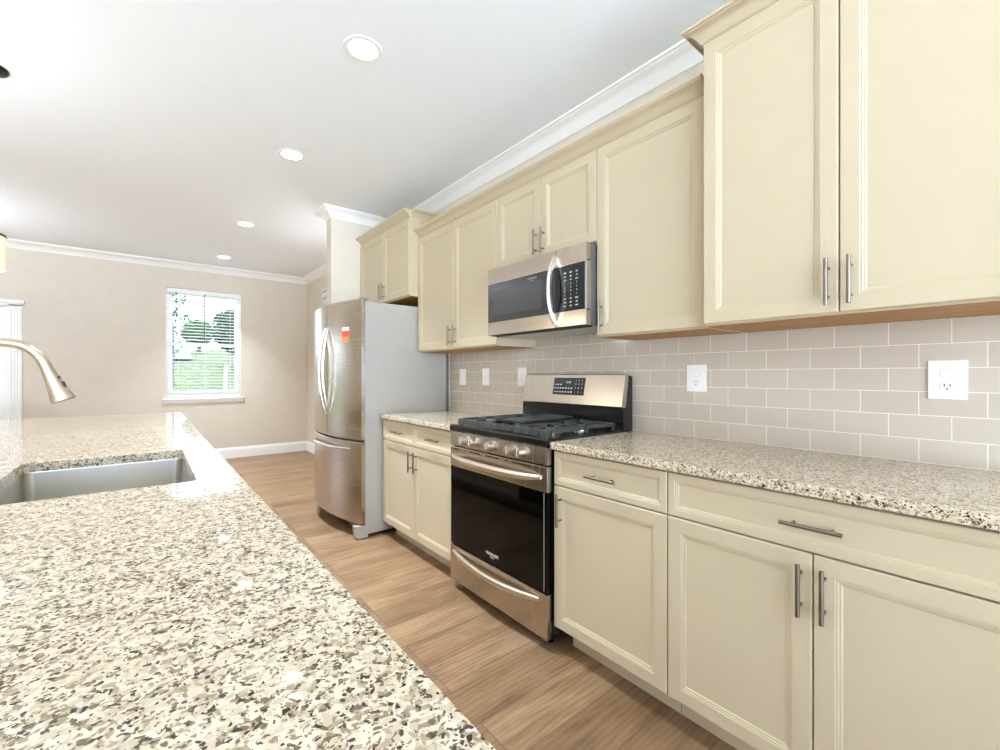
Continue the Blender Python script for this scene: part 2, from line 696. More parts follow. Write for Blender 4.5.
def frame_y(mb, x0, x1, z0, z1, y0, y1, t, mullions=(), tb=None):
    tb = tb or t
    mb.box(x0, x0 + t, y0, y1, z0, z1, 0.002, 1)
    mb.box(x1 - t, x1, y0, y1, z0, z1, 0.002, 1)
    mb.box(x0 + t, x1 - t, y0, y1, z0, z0 + tb, 0.002, 1)
    mb.box(x0 + t, x1 - t, y0, y1, z1 - t, z1, 0.002, 1)
    for m in mullions:
        mb.box(m - t / 2, m + t / 2, y0, y1, z0 + t, z1 - t)


for i, (a, b) in enumerate(BWX):  # frames and panes of the added back wall glazing
    mb = MB()
    frame_y(mb, a, b, 0.06, 2.5, YB - 0.12, YB - 0.02, 0.07, ((a + b) / 2,))
    o = struct(mb.build('window_%d' % (i + 2), M['trim']))
    MB().box(a + 0.07, b - 0.07, YB - 0.075, YB - 0.07, 0.13, 2.43).build('window_glass', M['glass'], o)

# far double-hung window with its sill
mb = MB()
frame_y(mb, WX0, WX1, WZ0, WZ1, YF + 0.03, YF + 0.12, 0.035)
win = struct(mb.build('window_1', M['trim']))
zm = 1.635
mb = MB()
frame_y(mb, WX0 + 0.03, WX1 - 0.03, zm - 0.02, WZ1 - 0.03, YF + 0.085, YF + 0.115, 0.045, (), 0.045)
o = mb.build('upper_sash', M['trim'], win)
MB().box(WX0 + 0.07, WX1 - 0.07, YF + 0.098, YF + 0.102, zm + 0.02, WZ1 - 0.07).build('window_glass', M['glass'], o)
mb = MB()
frame_y(mb, WX0 + 0.03, WX1 - 0.03, WZ0 + 0.03, zm + 0.025, YF + 0.05, YF + 0.08, 0.045, (), 0.06)
mb.box(0.60, 0.68, YF + 0.035, YF + 0.055, zm + 0.0, zm + 0.02, 0.004)
o = mb.build('lower_sash', M['trim'], win)
MB().box(WX0 + 0.07, WX1 - 0.07, YF + 0.063, YF + 0.067, WZ0 + 0.08, zm - 0.02).build('window_glass', M['glass'], o)
mb = MB()
mb.box(WX0 - 0.035, WX1 + 0.035, YF - 0.035, YF + 0.05, WZ0 - 0.03, WZ0 - 0.002, 0.006)
mb.box(WX0 - 0.02, WX1 + 0.02, YF - 0.016, YF, WZ0 - 0.075, WZ0 - 0.03, 0.003)
mb.build('window_sill', M['trim'], win)

# wood-look blind hanging in the window
bl = thing('window_blind', 'white horizontal slat blind with open slats hanging in the far wall window', 'blind', (0.647, YF + 0.02, 2.33))
MB().box(WX0 + 0.012, WX1 - 0.012, YF - 0.004, YF + 0.046, 2.325, 2.390, 0.004).build('headrail', M['blind'], bl)
mb = MB()
z = 2.305
while z > WZ0 + 0.035:
    mb.prism([(YF - 0.003, z + 0.003), (YF + 0.020, z + 0.0022), (YF + 0.044, z - 0.003), (YF + 0.044, z - 0.0003), (YF + 0.020, z + 0.0048), (YF - 0.003, z + 0.0055)],
             WX0 + 0.015, WX1 - 0.015, 'YZ')
    z -= 0.0435
mb.build('slats', M['blind'], bl)
MB().box(WX0 + 0.015, WX1 - 0.015, YF - 0.002, YF + 0.044, WZ0 + 0.006, WZ0 + 0.026, 0.004).build('bottom_rail', M['blind'], bl)
mb = MB()
for x in (WX0 + 0.14, 0.647, WX1 - 0.14):
    mb.tube([(x, YF - 0.0045, 2.33), (x, YF - 0.0045, WZ0 + 0.02)], 0.0022, 6)
mb.build('ladder_cords', M['blind'], bl)
MB().tube([(0.318, YF - 0.012, 2.335), (0.318, YF - 0.012, 1.72)], 0.0065, 8).build('tilt_wand', M['cord'], bl)
MB().tube([(0.640, YF - 0.012, 2.335), (0.640, YF - 0.012, 1.665)], 0.0060, 8).build('lift_cord', M['cord'], bl)

# glazed door at the left end of the far wall, with fluted casing and a cap
mb = MB()
mb.box(DX1 - 0.005, DX1 + 0.10, YF - 0.020, YF, 0.0, DZ + 0.015, 0.003)
for q in range(4):
    xx = DX1 + 0.012 + q * 0.024
    mb.tube([(xx, YF - 0.020, 0.18), (xx, YF - 0.020, DZ - 0.03)], 0.007, 8)
mb.box(DX0 - 0.10, DX0 + 0.005, YF - 0.020, YF, 0.0, DZ + 0.015, 0.003)
mb.box(DX0 - 0.10, DX1 + 0.10, YF - 0.020, YF, DZ - 0.005, DZ + 0.05, 0.003)
mb.box(DX0 - 0.125, DX1 + 0.122, YF - 0.045, YF, DZ + 0.028, DZ + 0.066, 0.006)
door = struct(mb.build('door_1', M['trim']))
mb = MB()
for a, b in ((DX0, (DX0 + DX1) / 2), ((DX0 + DX1) / 2, DX1)):
    mb2 = mb
    frame_y(mb2, a + 0.003, b - 0.003, 0.01, DZ - 0.005, YF + 0.02, YF + 0.065, 0.115, (), 0.24)
mb.build('door_leaf', M['trim'], door)
MB().box(DX0 + 0.10, DX1 - 0.10, YF + 0.040, YF + 0.044, 0.2, DZ - 0.11).build('door_glass', M['glass'], door)

# crown moulding around the ceiling, baseboards
prof = [(0, ZC - 0.083), (0.008, ZC - 0.083), (0.011, ZC - 0.072), (0.022, ZC - 0.062), (0.036, ZC - 0.046), (0.056, ZC - 0.030),
        (0.078, ZC - 0.022), (0.082, ZC - 0.012), (0.093, ZC - 0.010), (0.095, ZC + 0.001), (0, ZC + 0.001)]
mb = MB()
W8 = XW + 0.008
sweep(mb, [(W8, YB), (W8, YS), (1.328, YS), (1.328, YS + 0.125), (W8, YS + 0.125), (W8, YF), (XL, YF), (XL, YB)], prof, True)
struct(mb.build('trim_1', M['trim'], smooth=50))
bprof = [(0, 0), (0.015, 0), (0.015, 0.115), (0.012, 0.128), (0.006, 0.140), (0.004, 0.152), (0, 0.155)]
mb = MB()
sweep(mb, [(1.42, YS), (1.328, YS), (1.328, YS + 0.125), (W8, YS + 0.125), (W8, YF - 0.015)], bprof)
struct(mb.build('baseboard_right', M['trim']))
mb = MB()
sweep(mb, [(W8, YF), (DX1 + 0.101, YF)], bprof)
struct(mb.build('baseboard_far', M['trim']))
mb = MB()
sweep(mb, [(DX0 - 0.101, YF), (XL, YF), (XL, YB)], bprof)
struct(mb.build('baseboard_left', M['trim']))

# tiled backsplash
mb = MB()
mb.box(XW, XW + 0.0085, -1.6, 3.140, 0.80, 1.46)
bs = struct(mb.build('wall_backsplash', M['tile'], smooth=0))
MB().box(XW - 0.003, XW + 0.0085, 3.140, 3.160, CT, 1.386, 0.002).build('edge_trim', M['trim'], bs)

# ---------------------------------------------------------------- cabinets
DOOR = [(0.0, 0.003), (0.003, 0.0), (0.0465, 0.0), (0.048, 0.0018), (0.0525, 0.0018), (0.055, 0.0042), (0.0595, 0.0048), (0.062, 0.0075), (0.0645, 0.0082)]
DRAW = [(0.0, 0.003), (0.003, 0.0), (0.0235, 0.0), (0.025, 0.0018), (0.029, 0.0018), (0.0315, 0.004), (0.035, 0.0046), (0.037, 0.0068), (0.039, 0.0074)]
PULL_L = 0.14


def pull(parent, x, y, z, vert=True, L=PULL_L, xf=None):
    """bar pull standing off a front that faces -X; x is the front plane"""
    mb = MB()
    r = 0.0057
    off = 0.030
    if vert:
        a, b = (x - off, y, z - L / 2), (x - off, y, z + L / 2)
        posts = [(y, z - L * 0.31), (y, z + L * 0.31)]
    else:
        a, b = (x - off, y - L / 2, z), (x - off, y + L / 2, z)
        posts = [(y - L * 0.31, z), (y + L * 0.31, z)]
    mb.tube([a, b], r, 14)
    for py, pz in posts:
        mb.tube([(x - off, py, pz), (x - 0.0002, py, pz)], 0.0042, 10)
    return mb.build('handle', M['nickel'], parent)


def front(name, parent, y0, y1, z0, z1, xf, rings, back=0.0195):
    return MB().rings(y0, y1, z0, z1, xf, rings, back).build(name, M['cab'], parent, smooth=20)


G = 0.0016


def base_cab(label, y0, y1, fronts, toe_end=True):
    t = thing('base_cabinet', label, 'cabinet', (1.70, (y0 + y1) / 2, 0))
    mb = MB()
    mb.box(XD + 0.020, XW - 0.002, y0, y1, 0.110, CB - 0.001)
    mb.build('body', M['cab'], t)
    MB().box(XD + 0.096, XW - 0.01, y0 + 0.001, y1 - (0.028 if toe_end else 0.001), 0.0, 0.1095).build('toe_kick', M['toe'], t)
    for kind, a, b, hy in fronts:
        if kind == 'drawer':
            o = front('drawer', t, a + G, b - G, 0.729, CB - 0.008, XD, DRAW)
            pull(o, XD, hy or (a + b) / 2, 0.8015, False)
        else:
            o = front('door', t, a + G, b - G, 0.111, 0.7245, XD, DOOR)
            pull(o, XD, hy, 0.628, True)
    return t


base_cab('cream base cabinet with one drawer over one door right of the range', 0.8005, 1.335,
         [('drawer', 0.8005, 1.335, 0), ('door', 0.8005, 1.335, 1.290)])
base_cab('wide cream base cabinet with one long drawer over two doors, nearest the camera', -0.038, 0.7995,
         [('drawer', -0.038, 0.7995, 0), ('door', 0.381, 0.7995, 0.407), ('door', -0.038, 0.381, 0.354)], False)
base_cab('cream base cabinet with two drawers over two doors beside the refrigerator', 2.130, 3.102,
         [('drawer', 2.620, 3.102, 2.836), ('drawer', 2.130, 2.620, 2.343), ('door', 2.620, 3.102, 2.642), ('door', 2.130, 2.620, 2.572)])


def counter(name, label, x0, x1, y0, y1):
    mb = MB()
    mb.box(x0, x1, y0, y1, CB, CT, 0.004, 3)
    return tag(mb.build(name, M['granite'], None, loc=((x0 + x1) / 2, (y0 + y1) / 2, CB)), label, 'countertop')


counter('countertop', 'speckled granite countertop running right of the range under the wall outlets', XD - 0.022, XW - 0.0005, -0.05, 1.337)
counter('countertop', 'short speckled granite countertop between the refrigerator and the range', XD - 0.022, XW - 0.0005, 2.124, 3.114)

CROWN = [(0, 0), (0.004, 0), (0.006, 0.007), (0.013, 0.011), (0.020, 0.022), (0.030, 0.034), (0.044, 0.043), (0.054, 0.046),
         (0.057, 0.051), (0.062, 0.053), (0.062, 0.062), (0, 0.062)]


def upper_cab(label, y0, y1, z0, z1, xf, fronts, xback=XW + 0.006, hz=None, under='wood', rail=0.0):
    t = thing('wall_cabinet', label, 'cabinet', (xback, (y0 + y1) / 2, z0))
    xb = xf + 0.020
    mb = MB()
    mb.box(xb, xback, y0, y0 + 0.016, z0, z1)
    mb.box(xb, xback, y1 - 0.016, y1, z0, z1)
    mb.box(xb, xback, y0 + 0.016, y1 - 0.016, z0 + 0.03, z1)
    mb.box(xb, xb + 0.008, y0 + 0.016, y1 - 0.016, z0, z0 + 0.03)
    mb.build('body', M['cab'], t)
    if under:
        MB().box(xb + 0.0085, xback - 0.008, y0 + 0.0003, y1 - 0.0003, z0 - 0.002, z0 + 0.0295).build('underside', M['wood'], t)
    for a, b, hy in fronts:
        o = front('door', t, a + G, b - G, z0 + 0.006, z1 - 0.006, xf, DOOR)
        pull(o, xf, hy, (hz or z0 + 0.096), True)
    return t


big = upper_cab('tall deep cream wall cabinet with two doors at the right frame edge', -0.030, 0.786, 1.387, 2.430, XB,
                [(0.3765, 0.786, 0.402), (-0.030, 0.3765, 0.347)])
E2 = XB + 0.02
mb = MB()
sweep(mb, [(E2, -0.030), (E2, 0.786), (XW + 0.0, 0.786)][::1], [(o + 0.0005, z + 2.4305) for o, z in CROWN])
mb.build('crown', M['cab'], big, smooth=40)
for y in (0.13, 0.62):
    MB().lathe([(0.003, -0.0015), (0.0046, 0.0)], (XB + 0.105, y, 1.3848), 'Z', 12).build('screw', M['chrome'], big)

upper_cab('cream wall cabinet with a single door between the microwave and the tall cabinet', 0.812, 1.338, 1.387, 2.292, XU, [(0.812, 1.338, 1.303)])
upper_cab('short cream wall cabinet with two doors directly above the microwave', 1.3385, 2.1055, 1.842, 2.292, XU,
          [(1.7215, 2.1055, 1.749), (1.3385, 1.7215, 1.694)], hz=1.935)
upper_cab('cream wall cabinet with two tall doors between refrigerator and microwave', 2.106, 3.113, 1.387, 2.292, XU,
          [(2.600, 3.113, 2.631), (2.106, 2.600, 2.566)])
fr_cab = upper_cab('small cream wall cabinet with two doors above the refrigerator', 3.115, 4.112, 1.830, 2.445, 1.600,
                   [(3.590, 4.112, 3.620), (3.115, 3.590, 3.560)])
mb = MB()
sweep(mb, [(1.62, 3.115), (1.62, 4.1155)], [(o + 0.0005, z + 2.4455) for o, z in CROWN])
mb.build('crown', M['cab'], fr_cab, smooth=40)
mb = MB()
sweep(mb, [(XW + 0.004, 3.115), (1.62, 3.115)], [(o + 0.0005, z + 2.4455) for o, z in CROWN])
o2 = mb.build('crown_return', M['cab'], fr_cab, smooth=40)
mb = MB()
sweep(mb, [(XU + 0.02, 0.812), (XU + 0.02, 3.113)], [(o + 0.0005, z + 2.2925) for o, z in CROWN])
tag(mb.build('cabinet_crown', M['cab'], None, smooth=40, loc=(XU, 1.96, 2.2925)),
    'long cream crown strip along the top of three wall cabinets above the range', 'crown moulding')

# ---------------------------------------------------------------- gas range
RY0, RY1 = 1.344, 2.118
RX = 1.352
rg = thing('gas_range', 'stainless gas range with black oven glass and cast iron grates', 'stove', (1.68, (RY0 + RY1) / 2, 0))
mb = MB()
mb.box(RX + 0.030, 1.985, RY0 + 0.004, RY1 - 0.004, 0.045, 0.885)
for x in (RX + 0.07, 1.93):
    for y in (RY0 + 0.05, RY1 - 0.05):
        mb.lathe([(0.014, 0.0), (0.018, 0.006), (0.012, 0.010), (0.012, 0.046)], (x, y, 0.0), 'Z', 12)
mb.build('body', M['black'], rg)
# storage drawer
mb = MB()
mb.box(RX, RX + 0.029, RY0, RY1, 0.047, 0.246, 0.004)
dr = mb.build('storage_drawer', M['steelh'], rg)


def bow(y0, y1, z, x, out, r, n=24, flat=1.0, power=2.0, dz=0.0):
    pts = []
    for i in range(n + 1):
        s = -1 + 2 * i / n
        pts.append((x - out * (1 - abs(s) ** power) - 0.004, y0 + (y1 - y0) * i / n, z - dz * (1 - abs(s) ** power)))
    rs = [r * (0.55 + 0.45 * (1 - abs(-1 + 2 * i / n) ** 6)) for i in range(n + 1)]
    return MB().tube(pts, rs, 14, flat)


bow(RY0 + 0.045, RY1 - 0.035, 0.215, RX, 0.030, 0.0135, flat=1.25, dz=0.022).build('handle', M['handle'], dr)
# oven door
mb = MB()
mb.box(RX, RX + 0.029, RY0, RY1, 0.690, 0.803, 0.004)
od = mb.build('oven_door', M['steelh'], rg)
mb = MB()
mb.box(RX + 0.001, RX + 0.029, RY0 + 0.002, RY1 - 0.002, 0.252, 0.6895, 0.002)
og = mb.build('oven_glass', M['ovenglass'], od)
mb = MB()
mb.box(RX - 0.0003, RX + 0.002, RY0 + 0.0185, RY0 + 0.0215, 0.256, 0.687)
mb.build('edge_strip', M['midgrey'], od)
bow(RY0 + 0.045, RY1 - 0.03, 0.752, RX, 0.046, 0.0165, flat=1.1, power=3.0, dz=0.006).build('handle', M['handle'], od)
for a, b in ((0.03, 0.11), (0.17, 0.19), (0.25, 0.37), (0.43, 0.57), (0.63, 0.65), (0.70, 0.86)):
    W_ = RY1 - RY0
    MB().box(RX - 0.0006, RX + 0.003, RY1 - W_ * b, RY1 - W_ * a, 0.789, 0.794).build('vent_slot', M['blackm'], od)
mb = MB()
text_bm(mb, 'FRIGIDAIRE', 0.020, (RX + 0.0006, 1.733, 0.300))
text_bm(mb, 'GALLERY', 0.009, (RX + 0.0006, 1.733, 0.285))
mb.build('logo', M['mark'], od)
# control panel with five knobs
mb = MB()
mb.prism([(RX - 0.001, 0.811), (RX + 0.029, 0.811), (RX + 0.029, 0.886), (RX + 0.006, 0.886)], RY0, RY1, 'XZ')
cp = mb.build('control_panel', M['steelh'], rg)
for y in (1.978, 1.895, 1.746, 1.592, 1.511):
    kb = MB().lathe([(0.024, 0.004), (0.0255, 0.0), (0.0255, -0.006), (0.0245, -0.009), (0.0235, -0.011), (0.0222, -0.027), (0.0205, -0.030)],
                    (RX - 0.0005, y, 0.848), 'X', 28).build('knob', M['handle'], rg)
    MB().box(RX - 0.034, RX - 0.0295, y - 0.004, y + 0.004, 0.830, 0.866, 0.002).build('grip', M['steel'], kb)
# black cooktop with raised lip
mb = MB()
mb.prism([(RX - 0.001, 0.888), (RX - 0.006, 0.895), (RX - 0.005, 0.918), (RX + 0.008, 0.926), (RX + 0.030, 0.922), (1.90, 0.922), (1.90, 0.888)], RY0 - 0.0005, RY1 + 0.0005, 'XZ')
mb.build('cooktop', M['black'], rg)
gx0, gx1 = RX + 0.042, 1.872
for gi, (a, b) in enumerate(((RY0 + 0.026, RY0 + 0.268), (RY0 + 0.274, RY1 - 0.274), (RY1 - 0.268, RY1 - 0.026))):
    mb = MB()
    zt = 0.958
    bw = 0.011
    # side bars, back bar
    mb.box(gx0, gx1, a, a + bw, zt - 0.016, zt, 0.003)
    mb.box(gx0, gx1, b - bw, b, zt - 0.016, zt, 0.003)
    mb.box(gx1 - bw, gx1, a, b, zt - 0.016, zt, 0.003)
    # scalloped front rail
    n = 4
    for q in range(n):
        c0 = a + (b - a) * q / n
        c1 = a + (b - a) * (q + 1) / n
        hb = c1 - c0
        mb.prism([(c0 + 0.003, 0.928), (c1 - 0.003, 0.928), (c1 - 0.004, zt - 0.010), (c1 - 0.014, zt - 0.001), (c0 + hb * 0.45, zt - 0.002), (c0 + hb * 0.22, zt - 0.011), (c0 + 0.006, zt - 0.016)], gx0 - 0.010, gx0 + 0.016, 'YZ')
    mb.box(gx0 + 0.002, gx0 + 0.016, a, b, zt - 0.022, zt - 0.003, 0.003)
    # fingers toward the burners
    ym = (a + b) / 2
    for xc in (1.52, 1.745):
        for sx in (-1, 1):
            mb.box(min(xc + sx * 0.030, xc + sx * 0.112), max(xc + sx * 0.030, xc + sx * 0.112), ym - 0.005, ym + 0.005, zt - 0.014, zt + 0.001, 0.002)
        mb.box(xc - 0.005, xc + 0.005, a, ym - 0.030, zt - 0.014, zt + 0.001, 0.002)
        mb.box(xc - 0.005, xc + 0.005, ym + 0.030, b, zt - 0.014, zt + 0.001, 0.002)
    mb.box(1.628, 1.638, a, b, zt - 0.016, zt, 0.002)
    for fx in (gx0 + 0.012, gx1 - 0.012):
        for fy in (a + 0.006, b - 0.006):
            mb.box(fx - 0.007, fx + 0.007, fy - 0.006, fy + 0.006, 0.922, zt - 0.012)
    mb.build('grate', M['iron'], rg)
ym = (RY0 + RY1) / 2
mb = MB()
mb.loft([[(x, y, z) for x, y in rrect(1.445 - i, 1.845 + i, ym - 0.112 - i, ym + 0.112 + i, 0.03)] for i, z in ((-0.006, 0.9595), (0, 0.964), (0.001, 0.974), (-0.004, 0.976))], True, True, False)
mb.loft([[(x, y, z) for x, y in rrect(1.445 - i, 1.845 + i, ym - 0.112 - i, ym + 0.112 + i, 0.03)] for i, z in ((-0.004, 0.976), (-0.010, 0.9755), (-0.014, 0.970))], True, False, True)
mb.build('griddle', M['griddle'], rg)
for bx, by, r in ((1.52, RY0 + 0.147, 0.042), (1.745, RY0 + 0.147, 0.034), (1.52, RY1 - 0.147, 0.036), (1.745, RY1 - 0.147, 0.030), (1.63, ym, 0.038)):
    bn = MB().lathe([(r + 0.012, 0.0), (r + 0.010, 0.007), (r, 0.010), (r - 0.004, 0.016)], (bx, by, 0.9225), 'Z', 24).build('burner', M['chrome'], rg)
    MB().lathe([(r - 0.006, 0.0), (r, 0.003), (r, 0.008), (r - 0.006, 0.011)], (bx, by, 0.939), 'Z', 24).build('burner_cap', M['iron'], bn)
# backguard
mb = MB()
mb.prism([(1.900, 0.885), (1.985, 0.885), (1.985, 1.196), (1.963, 1.202), (1.938, 1.034), (1.906, 1.034), (1.906, 0.925)], RY0 + 0.002, RY1 - 0.002, 'XZ')
mb.build('backguard', M['black'], rg)
LEAN = math.atan2(0.055, 0.165)
mb = MB()
mb.prism([(1.898, 1.040), (1.904, 1.034), (1.940, 1.036), (1.962, 1.203), (1.937, 1.209), (1.931, 1.205)], RY0 + 0.006, RY1 - 0.006, 'XZ')
bp = mb.build('backguard_panel', M['steelh'], rg)


def lean_pt(t, off):     # t up the leaning face (0..1), off in front of it
    x0, z0, x1, z1 = 1.898, 1.040, 1.931, 1.205
    L = math.hypot(x1 - x0, z1 - z0)
    return (x0 + (x1 - x0) * t - off * (z1 - z0) / L, z0 + (z1 - z0) * t + off * (x1 - x0) / L)


LEAN = math.atan2(0.033, 0.165)
dy0, dy1 = 1.612, 1.850
p0, p1 = lean_pt(0.30, 0.002), lean_pt(0.90, 0.002)
q0, q1 = lean_pt(0.30, -0.002), lean_pt(0.90, -0.002)
mb = MB()
mb.prism([p0, p1, q1, q0], dy0, dy1, 'XZ')
dp = mb.build('display', M['panel'], rg)
mb = MB()
for r_, t in enumerate((0.80, 0.68, 0.54, 0.40)):
    pt = lean_pt(t, 0.0024)
    for c_, ch in enumerate(('123', '456', '789', '-0+')[r_]):
        text_bm(mb, ch, 0.013, (pt[0], dy0 + 0.064 - c_ * 0.023, pt[1]), lean=LEAN)
for t, n0, n1 in ((0.66, 0, 3), (0.535, 0, 7), (0.40, 0, 7)):
    for c_ in range(n0, n1):
        yy = dy1 - 0.016 - c_ * 0.0215
        a, b = lean_pt(t - 0.022, 0.0024), lean_pt(t + 0.022, 0.0024)
        a2, b2 = lean_pt(t - 0.022, 0.0014), lean_pt(t + 0.022, 0.0014)
        mb.prism([a, b, b2, a2], yy - 0.005, yy + 0.005, 'XZ')
pt = lean_pt(0.74, 0.0024)
text_bm(mb, '12:00', 0.019, (pt[0], (dy0 + dy1) / 2 + 0.004, pt[1]), lean=LEAN)
mb.build('keypad_print', M['mark'], dp)['kind'] = 'stuff'

# ---------------------------------------------------------------- microwave
MY0, MY1, MZ0, MZ1, MX = 1.343, 2.1045, 1.442, 1.836, 1.610
mw = thing('microwave', 'stainless over-the-range microwave with dark glass and curved handle', 'microwave', (1.85, (MY0 + MY1) / 2, MZ0))
mb = MB()
mb.box(MX + 0.034, XW - 0.002, MY0 + 0.002, MY1 - 0.002, MZ0 + 0.004, MZ1 - 0.001)
mb.build('body', M['darkgrey'], mw)
yp = 1.540        # division between door and controls
mb = MB()
mb.box(MX, MX + 0.033, yp + 0.001, MY1, MZ1 - 0.092, MZ1, 0.004)
mb.box(MX, MX + 0.033, yp + 0.001, MY1, MZ0, MZ0 + 0.078, 0.004)
mb.box(MX + 0.010, MX + 0.033, yp + 0.001, MY1, MZ0 + 0.07, MZ1 - 0.08)
dm = mb.build('door', M['steelh'], mw)
MB().box(MX + 0.0012, MX + 0.0095, yp + 0.002, MY1 - 0.001, MZ0 + 0.0785, MZ1 - 0.0925, 0.001).build('door_glass', M['mwglass'], dm)
MB().box(MX + 0.0006, MX + 0.0012, yp + 0.10, MY1 - 0.06, MZ0 + 0.112, MZ1 - 0.128).build('door_screen', M['mwmesh'], dm)
mb = MB()
mb.box(MX, MX + 0.033, MY0, yp - 0.001, MZ1 - 0.092, MZ1, 0.004)
mb.box(MX, MX + 0.033, MY0, yp - 0.001, MZ0, MZ0 + 0.078, 0.004)
mb.box(MX + 0.010, MX + 0.033, MY0, yp - 0.001, MZ0 + 0.07, MZ1 - 0.08)
cpn = mb.build('control_panel', M['steelh'], mw)
MB().box(MX + 0.0012, MX + 0.0095, MY0 + 0.010, yp - 0.002, MZ0 + 0.0785, MZ1 - 0.0925, 0.001).build('control_glass', M['panel'], cpn)
MB().box(MX + 0.0008, MX + 0.0095, MY0, MY0 + 0.0095, MZ0 + 0.0785, MZ1 - 0.0925, 0.001).build('edge_strip', M['midgrey'], cpn)
mb = MB()
for r_ in range(10):
    for c_ in range(3):
        yy = yp - 0.062 - c_ * 0.038
        zz = MZ1 - 0.128 - r_ * 0.0182
        if 3 <= r_ <= 6:
            text_bm(mb, ('123', '456', '789', '-0+')[r_ - 3][c_], 0.014, (MX + 0.0008, yy, zz))
        else:
            wd = random.choice((0.006, 0.008, 0.009))
            mb.box(MX + 0.0004, MX + 0.0012, yy - wd, yy + wd, zz - 0.0022 - random.random() * 0.002, zz + 0.003)
mb.build('keypad_print', M['markdim'], cpn)['kind'] = 'stuff'
mb = MB()
text_bm(mb, 'FRIGIDAIRE', 0.014, (MX + 0.001, 1.715, MZ1 - 0.112))
text_bm(mb, 'GALLERY', 0.006, (MX + 0.001, 1.715, MZ1 - 0.123))
mb.build('logo', M['markdim'], dm)
pts, rs = [], []
n = 24
for i in range(n + 1):
    s = -1 + 2 * i / n
    pts.append((MX - 0.004 - 0.044 * (1 - abs(s) ** 2.2), yp - 0.004, (MZ0 + MZ1) / 2 - 0.010 + s * 0.172))
    rs.append(0.021 * (0.6 + 0.4 * (1 - abs(s) ** 8)))
MB().tube(pts, rs, 16, 0.5, up=(0, 1, 0)).build('handle', M['chrome'], dm)
MB().box(MX + 0.075, XW - 0.02, MY0 + 0.012, MY0 + 0.36, MZ0 - 0.004, MZ0 + 0.0035, 0.001).build('grease_filter', M['plate2'], mw)
MB().box(MX + 0.075, XW - 0.02, MY0 + 0.37, MY1 - 0.012, MZ0 - 0.004, MZ0 + 0.0035, 0.001).build('grease_filter', M['plate2'], mw)
MB().box(MX + 0.012, MX + 0.070, MY0 + 0.02, MY1 - 0.02, MZ0 - 0.004, MZ0 + 0.0035).build('vent_slot', M['blackm'], mw)

# ---------------------------------------------------------------- refrigerator
FY0, FY1 = 3.124, 4.066
FXB = 1.252
fr = thing('refrigerator', 'stainless french door refrigerator with grey sides', 'refrigerator', (1.60, (FY0 + FY1) / 2, 0))
mb = MB()
mb.box(FXB + 0.004, 1.955, FY0 + 0.004, FY1 - 0.004, 0.028, 1.750, 0.004)
mb.build('body', M['grey'], fr)


def bowed(y0, y1, z0, z1, xe, xc, xback, ym, half, n=14, r=0.006):
    """door with a front bowed about ym: xe at the edges, xc in the middle"""
    def fx(y):
        s = (y - ym) / half
        return xe - FTILT * s - (xe - xc) * (1 - s * s)
    loops = []
    for z, i in ((z0, r), (z0 + r, 0), (z1 - r, 0), (z1, r)):
        lp = []
        for q in range(n + 1):
            y = y0 + i + (y1 - y0 - 2 * i) * q / n
            lp.append((fx(y) + i, y, z))
        lp.append((xback, y1 - i, z))
        lp.append((xback, y0 + i, z))
        loops.append(lp)
    mb = MB()
    mb.loft(loops)
    return mb


fm, fh = (FY0 + FY1) / 2, (FY1 - FY0) / 2
XE, XC = 1.196, 1.128
FTILT = 0.030
zs = 0.716
dl = bowed(fm + 0.003, FY1, zs + 0.006, 1.768, XE, XC, FXB, fm, fh).build('door', M['steel'], fr, smooth=40)
drr = bowed(FY0, fm - 0.003, zs + 0.006, 1.768, XE, XC, FXB, fm, fh).build('door', M['steel'], fr, smooth=40)
fz = bowed(FY0, FY1, 0.105, zs - 0.006, XE, XC, FXB, fm, fh, 28).build('freezer_drawer', M['steel'], fr, smooth=40)


def fhandle(y, par):
    pts, rs = [], []
    n = 26
    for i in range(n + 1):
        s = -1 + 2 * i / n
        pts.append((XC - 0.001 - 0.048 * (1 - abs(s) ** 2.0), y + (0.010 if y > fm else -0.010) * (1 - s * s), 1.238 + s * 0.345))
        rs.append(0.0115 * (0.6 + 0.4 * (1 - abs(s) ** 6)))
    return MB().tube(pts, rs, 14, 0.8, up=(0, 1, 0)).build('handle', M['chrome'], par)


fhandle(fm + 0.036, dl)
fhandle(fm - 0.036, drr)
pts, rs = [], []
for i in range(25):
    s = -1 + 2 * i / 24
    y = fm + s * 0.36
    s2 = (y - fm) / fh
    xs_ = XE - FTILT * s2 - (XE - XC) * (1 - s2 * s2)
    pts.append((xs_ - 0.003 - 0.030 * (1 - abs(s) ** 4), y, 0.655))
    rs.append(0.013 * (0.6 + 0.4 * (1 - abs(s) ** 6)))
MB().tube(pts, rs, 14, 0.85).build('handle', M['chrome'], fz)
mb = MB()
mb.box(1.262, 1.30, FY0 + 0.04, FY1 - 0.04, 0.02, 0.100)
mb.build('base_grille', M['blackm'], fr)
for y0 in (FY0 + 0.0005, FY1 - 0.0535):
    mb = MB()
    mb.prism([(1.178, 0.098), (1.185, 0.030), (1.205, 0.008), (1.275, 0.008), (1.275, 0.098)], y0, y0 + 0.053, 'XZ')
    mb.lathe([(0.016, 0), (0.016, 0.010)], (1.25, y0 + 0.027, 0.0), 'Z', 12)
    mb.build('foot_cover', M['grey'], fr)
for y0, par in ((FY0 + 0.012, drr), (FY1 - 0.062, dl)):
    MB().box(1.225, 1.285, y0, y0 + 0.05, 1.7685, 1.782, 0.004).build('hinge_cover', M['midgrey'], fr)
# round warning sticker on the right door
sy, sz = 3.215, 1.565
sx = XE - (XE - XC) * (1 - ((sy - fm) / fh) ** 2)


def sticker_pt(y, z, off):
    s = (y - fm) / fh
    return (XE - FTILT * s - (XE - XC) * (1 - s * s) - off, y, z)


